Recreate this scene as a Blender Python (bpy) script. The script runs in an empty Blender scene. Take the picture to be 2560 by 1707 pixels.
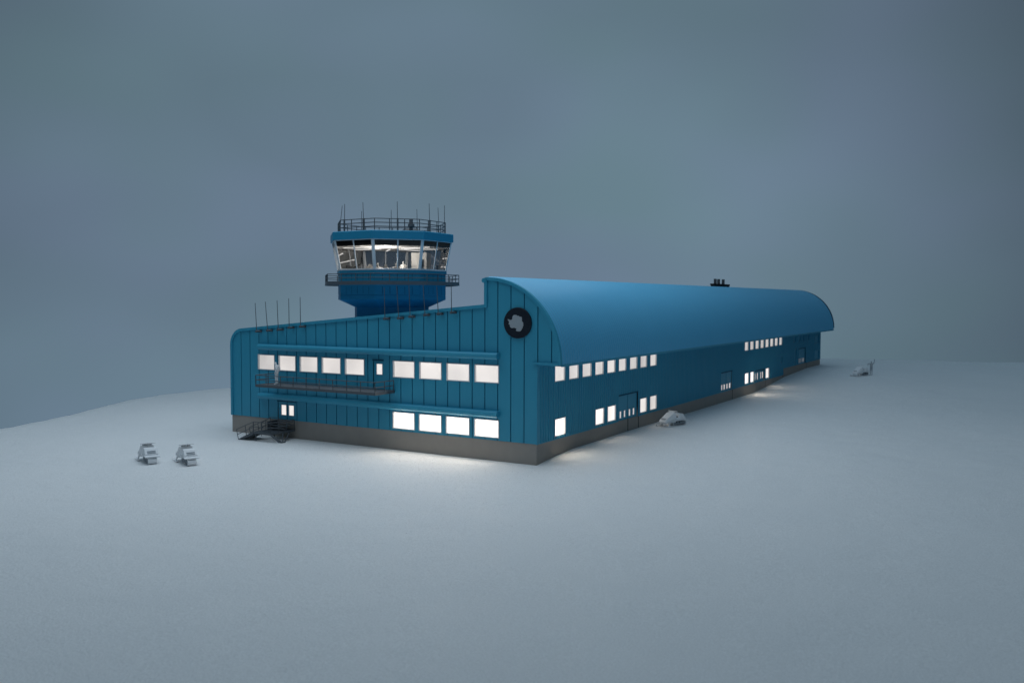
import bpy, bmesh, math, random
from mathutils import Vector, Matrix

random.seed(7)
sc = bpy.context.scene
col = sc.collection
R = math.radians

# ------------------------------------------------------------------ helpers
class MB:
    """collects simple shapes and links them as one mesh object"""
    def __init__(s):
        s.v = []; s.f = []; s.sm = []
    def add(s, verts, faces, smooth=False):
        o = len(s.v)
        s.v += [tuple(p) for p in verts]
        for f in faces:
            s.f.append(tuple(i + o for i in f)); s.sm.append(smooth)
    def box(s, a, b):
        x0, x1 = sorted((a[0], b[0])); y0, y1 = sorted((a[1], b[1])); z0, z1 = sorted((a[2], b[2]))
        s.add([(x0,y0,z0),(x1,y0,z0),(x1,y1,z0),(x0,y1,z0),(x0,y0,z1),(x1,y0,z1),(x1,y1,z1),(x0,y1,z1)],
              [(0,3,2,1),(4,5,6,7),(0,1,5,4),(1,2,6,5),(2,3,7,6),(3,0,4,7)])
    def quad(s, a, b, c, d):
        s.add([a, b, c, d], [(0,1,2,3)])
    def tube(s, p0, p1, r0, r1=None, seg=8, smooth=True):
        r1 = r0 if r1 is None else r1
        p0 = Vector(p0); p1 = Vector(p1); d = (p1 - p0).normalized()
        a = d.orthogonal().normalized(); b = d.cross(a)
        vs = []
        for p, r in ((p0, r0), (p1, r1)):
            for i in range(seg):
                t = 2*math.pi*i/seg
                vs.append(p + (a*math.cos(t) + b*math.sin(t))*r)
        fs = [(i, (i+1) % seg, seg+(i+1) % seg, seg+i) for i in range(seg)]
        s.add(vs, fs, smooth)
        s.add(vs[:seg], [tuple(range(seg))[::-1]]); s.add(vs[seg:], [tuple(range(seg))])
    def poly_tube(s, pts, r, seg=6, closed=False):
        n = len(pts)
        for i in range(n if closed else n-1):
            s.tube(pts[i], pts[(i+1) % n], r, seg=seg)
    def rings(s, rings, cap0=True, cap1=True, smooth=False):
        n = len(rings[0]); vs = [p for r in rings for p in r]; fs = []
        for k in range(len(rings)-1):
            for i in range(n):
                j = (i+1) % n
                fs.append((k*n+i, k*n+j, (k+1)*n+j, (k+1)*n+i))
        s.add(vs, fs, smooth)
        if cap0: s.add(rings[0], [tuple(range(n))[::-1]])
        if cap1: s.add(rings[-1], [tuple(range(n))])
    def build(s, name, mat, parent=None, bevel=0):
        me = bpy.data.meshes.new(name); me.from_pydata(s.v, [], s.f)
        for p, m in zip(me.polygons, s.sm): p.use_smooth = m
        bm = bmesh.new(); bm.from_mesh(me); bmesh.ops.recalc_face_normals(bm, faces=bm.faces) if len(s.f) < 4000 else None
        bm.to_mesh(me); bm.free()
        me.materials.append(mat)
        o = bpy.data.objects.new(name, me); col.objects.link(o)
        if parent: o.parent = parent
        if bevel:
            w = o.modifiers.new('bevel', 'BEVEL'); w.width = bevel; w.segments = 2; w.limit_method = 'ANGLE'
        return o

def tag(o, label=None, cat=None, group=None, kind=None):
    if label: o['label'] = label
    if cat: o['category'] = cat
    if group: o['group'] = group
    if kind: o['kind'] = kind
    return o

def empty(name, loc, rz=0):
    o = bpy.data.objects.new(name, None); col.objects.link(o)
    o.location = loc; o.rotation_euler = (0, 0, rz); o.empty_display_size = .3
    return o

def copy_tree(o, parent=None):
    c = o.copy(); col.objects.link(c)
    if parent: c.parent = parent
    for ch in list(o.children): copy_tree(ch, c)
    return c

# ------------------------------------------------------------------ materials
def new_mat(name):
    m = bpy.data.materials.new(name); m.use_nodes = True
    nt = m.node_tree
    return m, nt, nt.nodes['Principled BSDF']

def noise(nt, scale, detail=3, rough=.5, coord='Object', dims=None):
    tc = nt.nodes.new('ShaderNodeTexCoord'); n = nt.nodes.new('ShaderNodeTexNoise')
    n.inputs['Scale'].default_value = scale; n.inputs['Detail'].default_value = detail
    n.inputs['Roughness'].default_value = rough
    nt.links.new(tc.outputs[coord], n.inputs['Vector'])
    return n

def painted(name, c0, c1, scale, rough, spec=.5, bump=0, bscale=30, metal=0, rv=.08):
    m, nt, b = new_mat(name)
    n = noise(nt, scale, 4)
    mx = nt.nodes.new('ShaderNodeMix'); mx.data_type = 'RGBA'
    mx.inputs['A'].default_value = (*c0, 1); mx.inputs['B'].default_value = (*c1, 1)
    nt.links.new(n.outputs['Fac'], mx.inputs['Factor'])
    nt.links.new(mx.outputs['Result'], b.inputs['Base Color'])
    mr = nt.nodes.new('ShaderNodeMapRange')
    mr.inputs['To Min'].default_value = rough - rv; mr.inputs['To Max'].default_value = rough + rv
    n2 = noise(nt, scale*2.7, 3)
    nt.links.new(n2.outputs['Fac'], mr.inputs['Value']); nt.links.new(mr.outputs['Result'], b.inputs['Roughness'])
    b.inputs['Specular IOR Level'].default_value = spec; b.inputs['Metallic'].default_value = metal
    if bump:
        bp = nt.nodes.new('ShaderNodeBump'); bp.inputs['Strength'].default_value = bump; bp.inputs['Distance'].default_value = .02
        n3 = noise(nt, bscale, 3)
        nt.links.new(n3.outputs['Fac'], bp.inputs['Height']); nt.links.new(bp.outputs['Normal'], b.inputs['Normal'])
    return m

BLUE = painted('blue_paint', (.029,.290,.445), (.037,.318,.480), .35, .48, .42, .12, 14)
ROOF = painted('blue_roof_lit', (.100,.440,.70), (.110,.470,.74), .30, .36, .5)  # same blue paint as the walls, lightened for the light falling on top
TOWERBLUE = painted('tower_blue_paint', (.009,.200,.350), (.012,.222,.385), .5, .5, .4, .1, 14)
SEAM = painted('dark_blue_joint', (.006,.075,.140), (.009,.090,.165), 1, .7, .2)
CONC = painted('grey_concrete', (.31,.285,.26), (.37,.34,.31), 1.4, .85, .25, .35, 9)
METAL = painted('dark_grey_metal', (.07,.085,.10), (.10,.115,.13), 3, .55, .4)
GRATE = painted('grating_grey_metal', (.12,.14,.16), (.17,.19,.21), 3, .55, .4)
BLACK = painted('black_board', (.006,.007,.009), (.011,.012,.014), 1, .6, .3)
NAVY = painted('navy_disc', (.003,.008,.018), (.004,.011,.022), 1, .5, .35)
PALE = painted('pale_grey_print', (.30,.35,.39), (.34,.39,.43), 4, .6, .3)
FRAME = painted('silver_window_frame', (.60,.62,.64), (.75,.77,.78), 6, .45, .5, .4, 25)
WHITEFRAME = painted('white_tower_frame', (.58,.62,.66), (.68,.72,.76), 3, .45, .5)
MODEL = painted('matt_white_resin', (.74,.76,.78), (.82,.84,.86), 3, .65, .35, .15, 25)
SHADE = painted('shaded_white_resin', (.30,.34,.38), (.36,.40,.44), 3, .65, .35)  # shaded copy of the white resin, the darkening is in the colour
GAPSHADE = painted('gap_shade_resin', (.03,.035,.04), (.05,.055,.06), 3, .7, .3)  # white resin coloured dark to stand for shade inside the gaps
INTWHITE = painted('cab_white_paint', (.70,.68,.64), (.78,.76,.72), 1, .6, .3)
INTGREY = painted('cab_grey_paint', (.05,.052,.058), (.075,.078,.085), 1.5, .6, .3)

def emit(name, color, strength, var=.17, scale=.4):
    m, nt, b = new_mat(name)
    b.inputs['Base Color'].default_value = (.5, .5, .5, 1); b.inputs['Roughness'].default_value = .35
    n = noise(nt, scale, 2)
    mr = nt.nodes.new('ShaderNodeMapRange')
    mr.inputs['From Min'].default_value = .3; mr.inputs['From Max'].default_value = .7
    mr.inputs['To Min'].default_value = strength*(1-var); mr.inputs['To Max'].default_value = strength*(1+var)
    nt.links.new(n.outputs['Fac'], mr.inputs['Value'])
    nt.links.new(mr.outputs['Result'], b.inputs['Emission Strength'])
    b.inputs['Emission Color'].default_value = (*color, 1)
    return m
WARM = (1, .915, .86)
LIT = {}
def lit(level):
    if level not in LIT:
        LIT[level] = emit('lit_glazing', WARM, level) if level < 1.5 else emit('bright_lit_glazing', (1,.91,.82), level)
    return LIT[level]

def glass_mat():
    m = bpy.data.materials.new('tinted_glass'); m.use_nodes = True; nt = m.node_tree
    for n in list(nt.nodes): nt.nodes.remove(n)
    out = nt.nodes.new('ShaderNodeOutputMaterial')
    tr = nt.nodes.new('ShaderNodeBsdfTransparent'); tr.inputs['Color'].default_value = (.42,.43,.44,1)
    gl = nt.nodes.new('ShaderNodeBsdfGlossy'); gl.inputs['Roughness'].default_value = .03; gl.inputs['Color'].default_value = (.9,.9,.9,1)
    fr = nt.nodes.new('ShaderNodeFresnel'); fr.inputs['IOR'].default_value = 1.5
    n = noise(nt, 9, 3); bp = nt.nodes.new('ShaderNodeBump'); bp.inputs['Strength'].default_value = .05; bp.inputs['Distance'].default_value = .02
    nt.links.new(n.outputs['Fac'], bp.inputs['Height']); nt.links.new(bp.outputs['Normal'], gl.inputs['Normal'])
    ma = nt.nodes.new('ShaderNodeMath'); ma.operation = 'MULTIPLY'; ma.inputs[1].default_value = 1.0
    nt.links.new(fr.outputs['Fac'], ma.inputs[0])
    mx = nt.nodes.new('ShaderNodeMixShader')
    nt.links.new(ma.outputs[0], mx.inputs['Fac']); nt.links.new(tr.outputs[0], mx.inputs[1]); nt.links.new(gl.outputs[0], mx.inputs[2])
    nt.links.new(mx.outputs[0], out.inputs['Surface'])
    return m
GLASS = glass_mat()

def snow_mat():
    m, nt, b = new_mat('snow')
    L = nt.links.new
    n = noise(nt, .22, 4, .55)
    mx = nt.nodes.new('ShaderNodeMix'); mx.data_type = 'RGBA'
    mx.inputs['A'].default_value = (.87,.89,.90,1); mx.inputs['B'].default_value = (.93,.94,.94,1)
    L(n.outputs['Fac'], mx.inputs['Factor']); tc = nt.nodes.new('ShaderNodeTexCoord')
    m2 = nt.nodes.new('ShaderNodeMix'); m2.data_type = 'RGBA'; m2.blend_type = 'MULTIPLY'; m2.inputs['Factor'].default_value = 1
    gr = noise(nt, 16, 2, .6); gm = nt.nodes.new('ShaderNodeMapRange'); gm.inputs['From Min'].default_value = .35; gm.inputs['From Max'].default_value = .75; gm.inputs['To Min'].default_value = .90; gm.inputs['To Max'].default_value = 1.08  # fine flecks put the tiny shadows between snow grains into the colour
    L(gr.outputs['Fac'], gm.inputs['Value']); L(mx.outputs['Result'], m2.inputs['A']); L(gm.outputs['Result'], m2.inputs['B']); L(m2.outputs['Result'], b.inputs['Base Color'])
    tc = nt.nodes.new('ShaderNodeTexCoord')
    b.inputs['Roughness'].default_value = .7
    b.inputs['Specular IOR Level'].default_value = .3
    # ice crystals: a thin glossy coat with fine random facets that glint where a lamp catches them
    b.inputs['Coat Weight'].default_value = .05; b.inputs['Coat Roughness'].default_value = .12
    gc = noise(nt, 10, 1, .5); bc = nt.nodes.new('ShaderNodeBump'); bc.inputs['Strength'].default_value = 1.0; bc.inputs['Distance'].default_value = .12
    L(gc.outputs['Fac'], bc.inputs['Height']); L(bc.outputs['Normal'], b.inputs['Coat Normal'])
    g1 = noise(nt, 8, 6, .8); g2 = noise(nt, .5, 3)
    b1 = nt.nodes.new('ShaderNodeBump'); b1.inputs['Strength'].default_value = .30; b1.inputs['Distance'].default_value = .5
    b2 = nt.nodes.new('ShaderNodeBump'); b2.inputs['Strength'].default_value = .75; b2.inputs['Distance'].default_value = .15
    L(g2.outputs['Fac'], b1.inputs['Height']); L(g1.outputs['Fac'], b2.inputs['Height']);
    L(b1.outputs['Normal'], b2.inputs['Normal']); L(b2.outputs['Normal'], b.inputs['Normal'])
    return m
SNOW = snow_mat()

# ------------------------------------------------------------------ snow ground
EDGE = [(-30,-60),(-42,-20),(-45,-7.6),(-47.6,-.5),(-54.2,9.8),(-55.8,15.5),(-54,24),(-46,55),(-25,84),(-3,97),(10,100),(25,102.5),(60,108),(130,115),(145,-60)]
def edge_dist(x, y):
    best = 1e9; inside = False; n = len(EDGE)
    for i in range(n):
        ax, ay = EDGE[i]; bx, by = EDGE[(i+1) % n]
        dx, dy = bx-ax, by-ay
        t = max(0, min(1, ((x-ax)*dx + (y-ay)*dy)/(dx*dx+dy*dy)))
        best = min(best, math.hypot(x-ax-t*dx, y-ay-t*dy))
        if (ay > y) != (by > y) and x < (bx-ax)*(y-ay)/(by-ay)+ax: inside = not inside
    return best if inside else -best
PROF = [(-999,0),(0,0),(2.5,.22),(5,.34),(16,.38),(31,.28),(47,.25),(52,.42),(61,1.0),(73,1.33),(82,1.28),(999,1.3)]
def sstep(a, b, x):
    t = max(0, min(1, (x-a)/(b-a))); return t*t*(3-2*t)
def ground(x, y):
    for (a, za), (b, zb) in zip(PROF, PROF[1:]):
        if a <= y <= b:
            h = za + (zb-za)*(y-a)/(b-a); break
    h *= sstep(-6, -.5, x)*1.0 if y < 85 else 1
    # gentle drifts
    k = sstep(0, 6, max(-y, x, -27-x, 0) if not (-26.8 < x < 0 and 0 < y < 82) else 0)
    w = .10*math.sin(x*.31+y*.17+1)+.08*math.sin(x*.13-y*.29+2.1)+.05*math.sin(x*.62+y*.44)
    h += w*k*.55
    d = edge_dist(x, y)
    if d < 1.2:
        h -= (1.2-d)**2/4.4 if d > -1.2 else 1.31+(-1.2-d)*1.1
    return max(h, -40)
def build_ground():
    xs = [-95+i*1.25 for i in range(int((170+95)/1.25)+1)]
    ys = [-85+i*1.25 for i in range(int((150+85)/1.25)+1)]
    vs = [(x, y, ground(x, y)) for y in ys for x in xs]
    n = len(xs)
    fs = [(j*n+i, j*n+i+1, (j+1)*n+i+1, (j+1)*n+i) for j in range(len(ys)-1) for i in range(n-1)]
    b = MB(); b.v = vs; b.f = fs; b.sm = [True]*len(fs)
    return b.build('ground', SNOW)
tag(build_ground(), kind='structure')

def crystals():
    rnd = random.Random(5); vs = []; fs = []
    for i in range(9000):
        x = rnd.gauss(-5, 9); y = -.4-abs(rnd.gauss(0, 8))
        if y < -24: continue
        if -27.2 < x < .3 and y > -.3: continue
        z = ground(x, y)+.008; r = rnd.uniform(.007, .017)
        n = Vector((rnd.gauss(0, .55), rnd.gauss(0, .55), 1)).normalized(); a = n.orthogonal().normalized(); b_ = n.cross(a); c = Vector((x, y, z)); o = len(vs)
        for k in range(6): vs.append(tuple(c+(a*math.cos(k*math.pi/3)+b_*math.sin(k*math.pi/3))*r))
        fs.append(tuple(range(o, o+6)))
    b = MB(); b.v = vs; b.f = fs; b.sm = [False]*len(fs)
    m, nt, p = new_mat('ice'); p.inputs['Base Color'].default_value = (.93,.95,.97,1); p.inputs['Roughness'].default_value = .12; p.inputs['Metallic'].default_value = .3
    n = noise(nt, 3, 2); mr = nt.nodes.new('ShaderNodeMapRange'); mr.inputs['To Min'].default_value = .15; mr.inputs['To Max'].default_value = .35
    nt.links.new(n.outputs['Fac'], mr.inputs['Value']); nt.links.new(mr.outputs['Result'], p.inputs['Roughness'])
    o = b.build('ice_crystals', m)
    return tag(o, 'glinting ice crystals scattered over the snow in front of the building', 'ice', kind='stuff')
crystals()

# ------------------------------------------------------------------ station building
bld = tag(empty('station_building', (0,0,0)), 'long blue hangar with lit windows, half vault roof and grey concrete base on the snow', 'building')
LEN = 81.5
CX, CZ, RAD = -3.62, 6.25, 5.28
def arc(r, n=24, a0=90, a1=0):
    return [(CX + r*math.cos(R(a0+(a1-a0)*i/n)), CZ + r*math.sin(R(a0+(a1-a0)*i/n))) for i in range(n+1)]
XL, XR = -26.84, 0.0
ZB = 1.30
def slope(x): return 7.86 + .0900*(x+25.67)
def corner_curve(off=0, n=8):
    # rounded left shoulder of the gable
    c = (XL+1.28, 6.66); r = 1.28-off
    return [(c[0]+r*math.cos(R(180-(85*i/n))), c[1]+r*math.sin(R(180-(85*i/n)))) for i in range(n+1)]
def top(x):
    """height of the gable outline over x"""
    if x < XL+1.25:
        c = (XL+1.28, 6.66); return c[1]+math.sqrt(max(0, 1.28**2-(x-c[0])**2))
    if x < -3.78: return slope(x)
    if x < CX: return 11.50
    return CZ + math.sqrt(max(0, RAD**2-(x-CX)**2))

FWIN = [(-23.93,-22.19),(-21.80,-20.06),(-19.68,-17.91),(-17.54,-15.75),(-15.37,-13.60),(-11.11,-9.28),(-8.90,-7.09),(-6.71,-4.91),(-4.53,-2.71)]
LWIN = [(-11.14,-9.29),(-8.94,-7.10),(-6.76,-4.91),(-4.56,-2.70)]
UZ = (4.90, 6.04); LZ = (1.45, 2.60)
DOORS_F = [(-21.95,-20.13,1.30,2.66), (-12.85,-11.95,4.04,6.00)]
holes_f = [(a,b,*UZ) for a,b in FWIN] + [(a,b,*LZ) for a,b in LWIN] + DOORS_F
SEAMS = [-26.70+i*.9553 for i in range(29)]
def front_wall():
    b = MB()
    G = .035
    cols = [(SEAMS[i]+G, SEAMS[i+1]-G) for i in range(len(SEAMS)-1)]
    for xa, xb in cols + [(.045+G, 1.0-G), (1.0+G, 1.62)]:
        cuts = {xa, xb}
        for h in holes_f:
            for e in h[:2]:
                if xa < e < xb: cuts.add(e)
        nsub = 6 if (xa > -5 or xa < -25) else 2
        for i in range(1, nsub): cuts.add(xa+(xb-xa)*i/nsub)
        cuts = sorted(cuts)
        for c0, c1 in zip(cuts, cuts[1:]):
            mid = (c0+c1)/2
            zb = ZB if mid < .04 else 6.34
            hs = sorted((h[2], h[3]) for h in holes_f if h[0] <= mid <= h[1])
            z = zb
            for h0, h1 in hs:
                if h0 > z+1e-4: b.quad((c0,0,z),(c1,0,z),(c1,0,h0),(c0,0,h0))
                z = h1
            t0, t1 = top(c0)-.1, top(c1)-.1
            if min(t0, t1) > z: b.quad((c0,0,z),(c1,0,z),(c1,0,t1),(c0,0,t0))
        for x, sg in ((xa, 1), (xb, -1)):   # returns into the joints
            zb = ZB if x < .05 else 6.34
            hs = sorted((h[2], h[3]) for h in holes_f if h[0] <= x <= h[1])
            z = zb
            for h0, h1 in hs + [(top(x)-.1, 0)]:
                if h0 > z: b.quad((x,0,z),(x,.05,z),(x,.05,h0),(x,0,h0))
                z = h1
    return b.build('front_wall', BLUE, bld)
fw_ = front_wall()
def front_backing():
    # dark joint strips behind the panel gaps
    b = MB()
    for x in SEAMS[:-1] + [1.0]:
        if x > .2: zb = 6.34
        else: zb = ZB
        hs = sorted((h[2]-.02, h[3]+.02) for h in holes_f if h[0]-.05 <= x <= h[1]+.05)
        z = zb
        for h0, h1 in hs + [(top(x)-.12, 0)]:
            if h0 > z: b.quad((x-.06,.045,z),(x+.06,.045,z),(x+.06,.045,h0),(x-.06,.045,h0))
            z = h1
    return b.build('joint_strip', SEAM, fw_)
front_backing()

# plinth
def plinth():
    b = MB()
    y_step = 60.6
    b.box((XL+.008, .035, -1.5), (-.035, y_step, ZB-.004)); b.box((XL+.008, y_step+.002, -1.5), (-.035, LEN-.03, 2.06))
    o = b.build('plinth', CONC, bld)
    for y in (13.98, 16.0, 40.2, 52.6, 73.0):
        zt = ZB if y < 60 else 2.05
        j = MB(); j.box((-.06, y-.06, -.5), (-.028, y+.06, zt-.01)); j.build('plinth_joint', BLACK, o)
    j = MB(); j.box((-.08, 60.52, -.5), (-.026, 60.66, 2.06)); j.build('plinth_joint', BLACK, o)
    return o
plinth()

# side wall, ribbed
SW = [(2.27+1.985*i, 3.66+1.985*i) for i in range(9)]
SW = [(2.27,3.68),(4.23,5.64),(6.18,7.59),(8.15,9.55),(10.13,11.52),(12.11,13.48),(14.15,15.57),(16.17,17.50),(18.16,19.52)]
SF = [(44.15+2.03*i, 45.50+2.03*i) for i in range(8)]
SL = [(2.32,3.79),(8.24,9.65),(10.24,11.66),(16.18,17.55),(18.20,19.62),(44.34,45.72),(46.40,47.72),(52.52,53.94)]
SUZ = (4.94, 6.02); SLZ = (1.46, 2.60)
UNLIT = [(65.4,66.7,4.98,5.75),(68.3,69.4,4.98,5.75),(70.3,71.2,4.98,5.75),(73.2,74.2,4.98,5.75),(77.7,80.4,4.35,5.50),(77.8,80.6,2.20,3.40),(66.2,67.3,2.30,4.25),(59.2,60.0,2.8,3.55)]
DOORS_S = [(12.20,15.76,1.30,3.16),(36.40,39.95,1.30,3.16),(48.15,52.00,1.30,2.55),(68.5,72.2,2.06,4.06)]
holes_s = [(a,b,*SUZ) for a,b in SW+SF] + [(a,b,*SLZ) for a,b in SL] + UNLIT + DOORS_S
PER = .33
def ribs(length):
    y = 0; out = []
    while y < length-1e-6:
        out += [(y, 0), (y+PER*.50, 0), (y+PER*.62, 1), (y+PER*.88, 1)]
        y += PER
    out = [p for p in out if p[0] < length] + [(length, 0)]
    return out
RB = ribs(LEN)
def rib_at(y):
    import bisect
    i = max(0, min(len(RB)-2, bisect.bisect_right([p[0] for p in RB], y)-1)) if False else None
    k = (y % PER)/PER
    if k < .5: return 0
    if k < .62: return (k-.5)/.12
    if k < .88: return 1
    return 1-(k-.88)/.12
def side_wall():
    b = MB(); RH = .055; B0 = -.035
    ys = {p[0] for p in RB}
    for h in holes_s: ys.add(h[0]); ys.add(h[1])
    ys.add(60.6)
    ys = sorted(ys)
    for y0, y1 in zip(ys, ys[1:]):
        if y1-y0 < 1e-5: continue
        m = (y0+y1)/2
        x0 = B0+RH*rib_at(y0+1e-6); x1 = B0+RH*rib_at(y1-1e-6)
        if y1 >= LEN-1e-6: x1 = B0
        hs = sorted((h[2], h[3]) for h in holes_s if h[0] <= m <= h[1])
        z = ZB if m < 60.6 else 2.06
        if m < .35: x0 = x1 = 0.0          # flat corner flashing
        for h0, h1 in hs + [(6.2, 0)]:
            if h0 > z: b.quad((x0,y0,z),(x1,y1,z),(x1,y1,h0),(x0,y0,h0))
            z = h1
    # bottom drip edge
    b.box((-.05, 0.002, ZB-.03), (-.005, 12.19, ZB+.03)); b.box((-.05, 15.77, ZB-.03), (-.005, 60.5, ZB+.03))
    b.box((-.05, 0.001, ZB+.031), (.006, .05, 6.19))
    return b.build('side_wall', BLUE, bld)
side_wall()

def back_and_left():
    b = MB()
    # plain left and far walls
    b.box((XL, .13, ZB), (XL+.12, LEN-.05, 6.66))
    pts = [(XL+.05, ZB)] + corner_curve(.05) + [(-3.78, slope(-3.78)-.05), (-3.78, 11.45)] + arc(RAD-.08) + [(1.55, 6.3), (-.05, 6.3), (-.05, 2.06)]
    vs = [(x, LEN-.02, z) for x, z in pts]
    b.add(vs, [tuple(range(len(vs)))])
    return b.build('far_wall', BLUE, bld)
back_and_left()

# vault roof, ribbed along its length, and the low roof
def vault():
    b = MB(); RH = .07
    NA = 30; ys = [p[0] for p in RB if p[0] > .14]
    ys = [.12] + ys + [LEN+.45]
    rows = []
    for y in ys:
        r = RAD - .02 + (RH*rib_at(y+1e-6 if y < LEN else 0)) + .0*y
        extra = .0023*y       # the ridge climbs a little towards the far end
        rows.append([(x, y, z + extra*max(0, math.sin(R(90-90*i/NA)))) for i, (x, z) in enumerate(arc(r, NA))])
    n = NA+1
    vs = [p for r in rows for p in r]
    fs = [(k*n+i, k*n+i+1, (k+1)*n+i+1, (k+1)*n+i) for k in range(len(rows)-1) for i in range(NA)]
    b.add(vs, fs, True)
    # inner skin edge and soffit
    e = [r[-1] for r in rows]
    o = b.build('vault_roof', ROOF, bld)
    s = MB(); s.box((-.03, .05, 6.13), (1.63, LEN+.44, 6.20)); s.build('soffit', BLUE, o)
    t = MB(); t.box((1.58, .14, 6.10), (1.675, LEN+.44, 6.26)); t.build('gutter', BLUE, o)
    f = MB()   # far verge strip
    po = [(x, z+.19) for x, z in arc(RAD+.05, 24)]; pi = [(x, z+.19) for x, z in arc(RAD-.12, 24)]
    for (a, c), (d, e_) in zip(zip(po, po[1:]), zip(pi, pi[1:])):
        y0, y1 = LEN+.452, LEN+.56
        f.add([(a[0],y0,a[1]),(c[0],y0,c[1]),(e_[0],y0,e_[1]),(d[0],y0,d[1]),(a[0],y1,a[1]),(c[0],y1,c[1]),(e_[0],y1,e_[1]),(d[0],y1,d[1])],
              [(0,1,2,3),(4,7,6,5),(0,4,5,1),(3,2,6,7)])
    f.build('verge_strip', SEAM, o)
    # upright wall behind the ridge
    w = MB(); w.box((-3.79, .14, 8.0), (-3.64, LEN, 11.47)); w.build('ridge_wall', BLUE, o)
    return o
vault()
def low_roof():
    b = MB()
    prof = corner_curve(0) + [(-3.80, slope(-3.80))]
    vs = []; n = len(prof)
    for y in (.14, LEN): vs += [(x, y, z) for x, z in prof]
    b.add(vs, [(i, i+1, n+i+1, n+i) for i in range(n-1)], True)
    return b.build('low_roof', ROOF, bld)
low_roof()

# the raised edge strip that frames the gable
def verge():
    W = .20
    outer = [(XL, ZB)] + corner_curve(0) + [(-3.78, slope(-3.78)), (-3.78, 11.40), (-3.74, 11.50), (CX, CZ+RAD)] + arc(RAD)[1:] + [(CX+RAD, 6.20)]
    # inner line by mitred offset to the right-hand side
    inner = []
    n = len(outer)
    for i, p in enumerate(outer):
        ds = []
        for q0, q1 in ((outer[i-1], p) if i else (None, None), (p, outer[i+1]) if i < n-1 else (None, None)):
            if q0 is None: continue
            d = Vector((q1[0]-q0[0], q1[1]-q0[1]))
            if d.length > 1e-6: ds.append(d.normalized())
        nrm = [Vector((d.y, -d.x)) for d in ds]
        if len(nrm) == 2:
            m = (nrm[0]+nrm[1]); m.normalize(); k = W/max(.45, m.dot(nrm[0]))
        else:
            m = nrm[0]; k = W
        inner.append((p[0]+m.x*k, p[1]+m.y*k))
    b = MB(); y0, y1 = -.10, .135
    for i in range(n-1):
        a, c = outer[i], outer[i+1]; d, e = inner[i], inner[i+1]
        b.add([(a[0],y0,a[1]),(c[0],y0,c[1]),(e[0],y0,e[1]),(d[0],y0,d[1]),(a[0],y1,a[1]),(c[0],y1,c[1]),(e[0],y1,e[1]),(d[0],y1,d[1])],
              [(0,3,2,1),(0,1,5,4),(3,7,6,2)])
    b.box((CX+RAD-.2,-.1,6.195),(CX+RAD,.135,6.21))
    # little round ridge roll at the head of the step
    b.tube((-3.80,-.12,11.33),(-3.80,.3,11.33),.15,seg=14)
    o = b.build('verge_strip', BLUE, bld)
    # ledge below the overhanging gable
    l = MB(); l.box((-.28,-.16,6.20),(1.50,.10,6.335)); l.build('eave_ledge', BLUE, o)
    return o
verge()

# canopies: long half-round hoods
def canopy(z0, z1, x0=-23.62, x1=-2.66):
    b = MB(); h = (z1-z0)/2; zc = (z0+z1)/2; D = .42; n = 12
    ring = [(-.0, -h*.55), (-D*.62, -h*.98)] + [(-D*.62-D*.38*math.cos(R(a)), h*.98*math.sin(R(a))) for a in range(-75, 91, 15)] + [(-.0, h*1.0)]
    b.rings([[(x0, y, zc+z) for y, z in ring], [(x1, y, zc+z) for y, z in ring]], smooth=False)
    o = b.build('canopy', BLUE, bld)
    return o
canopy(6.40, 6.82); canopy(2.76, 3.18)

# windows and doors
def put(plane, s, d, z):
    return (s, d, z) if plane == 'front' else (-.02-d, s, z)
def pbox(b, plane, s0, s1, d0, d1, z0, z1):
    b.box(put(plane, s0, d0, z0), put(plane, s1, d1, z1))
def window(plane, s0, s1, z0, z1, level, mat=None, parent=bld, t=.05, name='window'):
    b = MB(); d0, d1 = (-.045, .15) if plane == 'front' else (-.045, .10)
    pbox(b, plane, s0, s1, d0, d1, z0, z0+t); pbox(b, plane, s0, s1, d0, d1, z1-t, z1)
    pbox(b, plane, s0, s0+t, d0, d1, z0+t, z1-t); pbox(b, plane, s1-t, s1, d0, d1, z0+t, z1-t)
    o = b.build(name, FRAME if mat is None else mat, parent)
    p = MB()
    pts = [put(plane, s, .10 if plane == 'front' else .05, z) for s, z in ((s0+t,z0+t),(s1-t,z0+t),(s1-t,z1-t),(s0+t,z1-t))]
    p.quad(*pts)
    p.build('pane', lit(level), o)
    return o
UL = [.50,.58,.62,.66,.66,.66,.72,.70,.74]
for (a, b_), L in zip(FWIN, UL): window('front', a, b_, *UZ, L)
for a, b_ in LWIN: window('front', a, b_, *LZ, 1.7)
for i, (a, b_) in enumerate(SW): window('side', a, b_, *SUZ, .70 if i < 1 else (.62 if i < 6 else .54))
for i, (a, b_) in enumerate(SF): window('side', a, b_, *SUZ, .50)
for i, ((a, b_), L) in enumerate(zip(SL, (1.6, 1.1, .95, .76, .70, 1.2, 1.2, .95))): window('side', a, b_, *SLZ, L)
def blind_window(a, b_, z0, z1):
    b = MB(); t = .07
    pbox(b, 'side', a, b_, -.02, .10, z0, z0+t); pbox(b, 'side', a, b_, -.02, .10, z1-t, z1)
    pbox(b, 'side', a, a+t, -.02, .10, z0+t, z1-t); pbox(b, 'side', b_-t, b_, -.02, .10, z0+t, z1-t)
    o = b.build('blind_window', BLUE, bld); o['label'] = 'unlit blue shuttered window'
    p = MB(); pbox(p, 'side', a+t, b_-t, .06, .09, z0+t, z1-t); p.build('shutter', BLUE, o)
for u in UNLIT: blind_window(*u)
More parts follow.
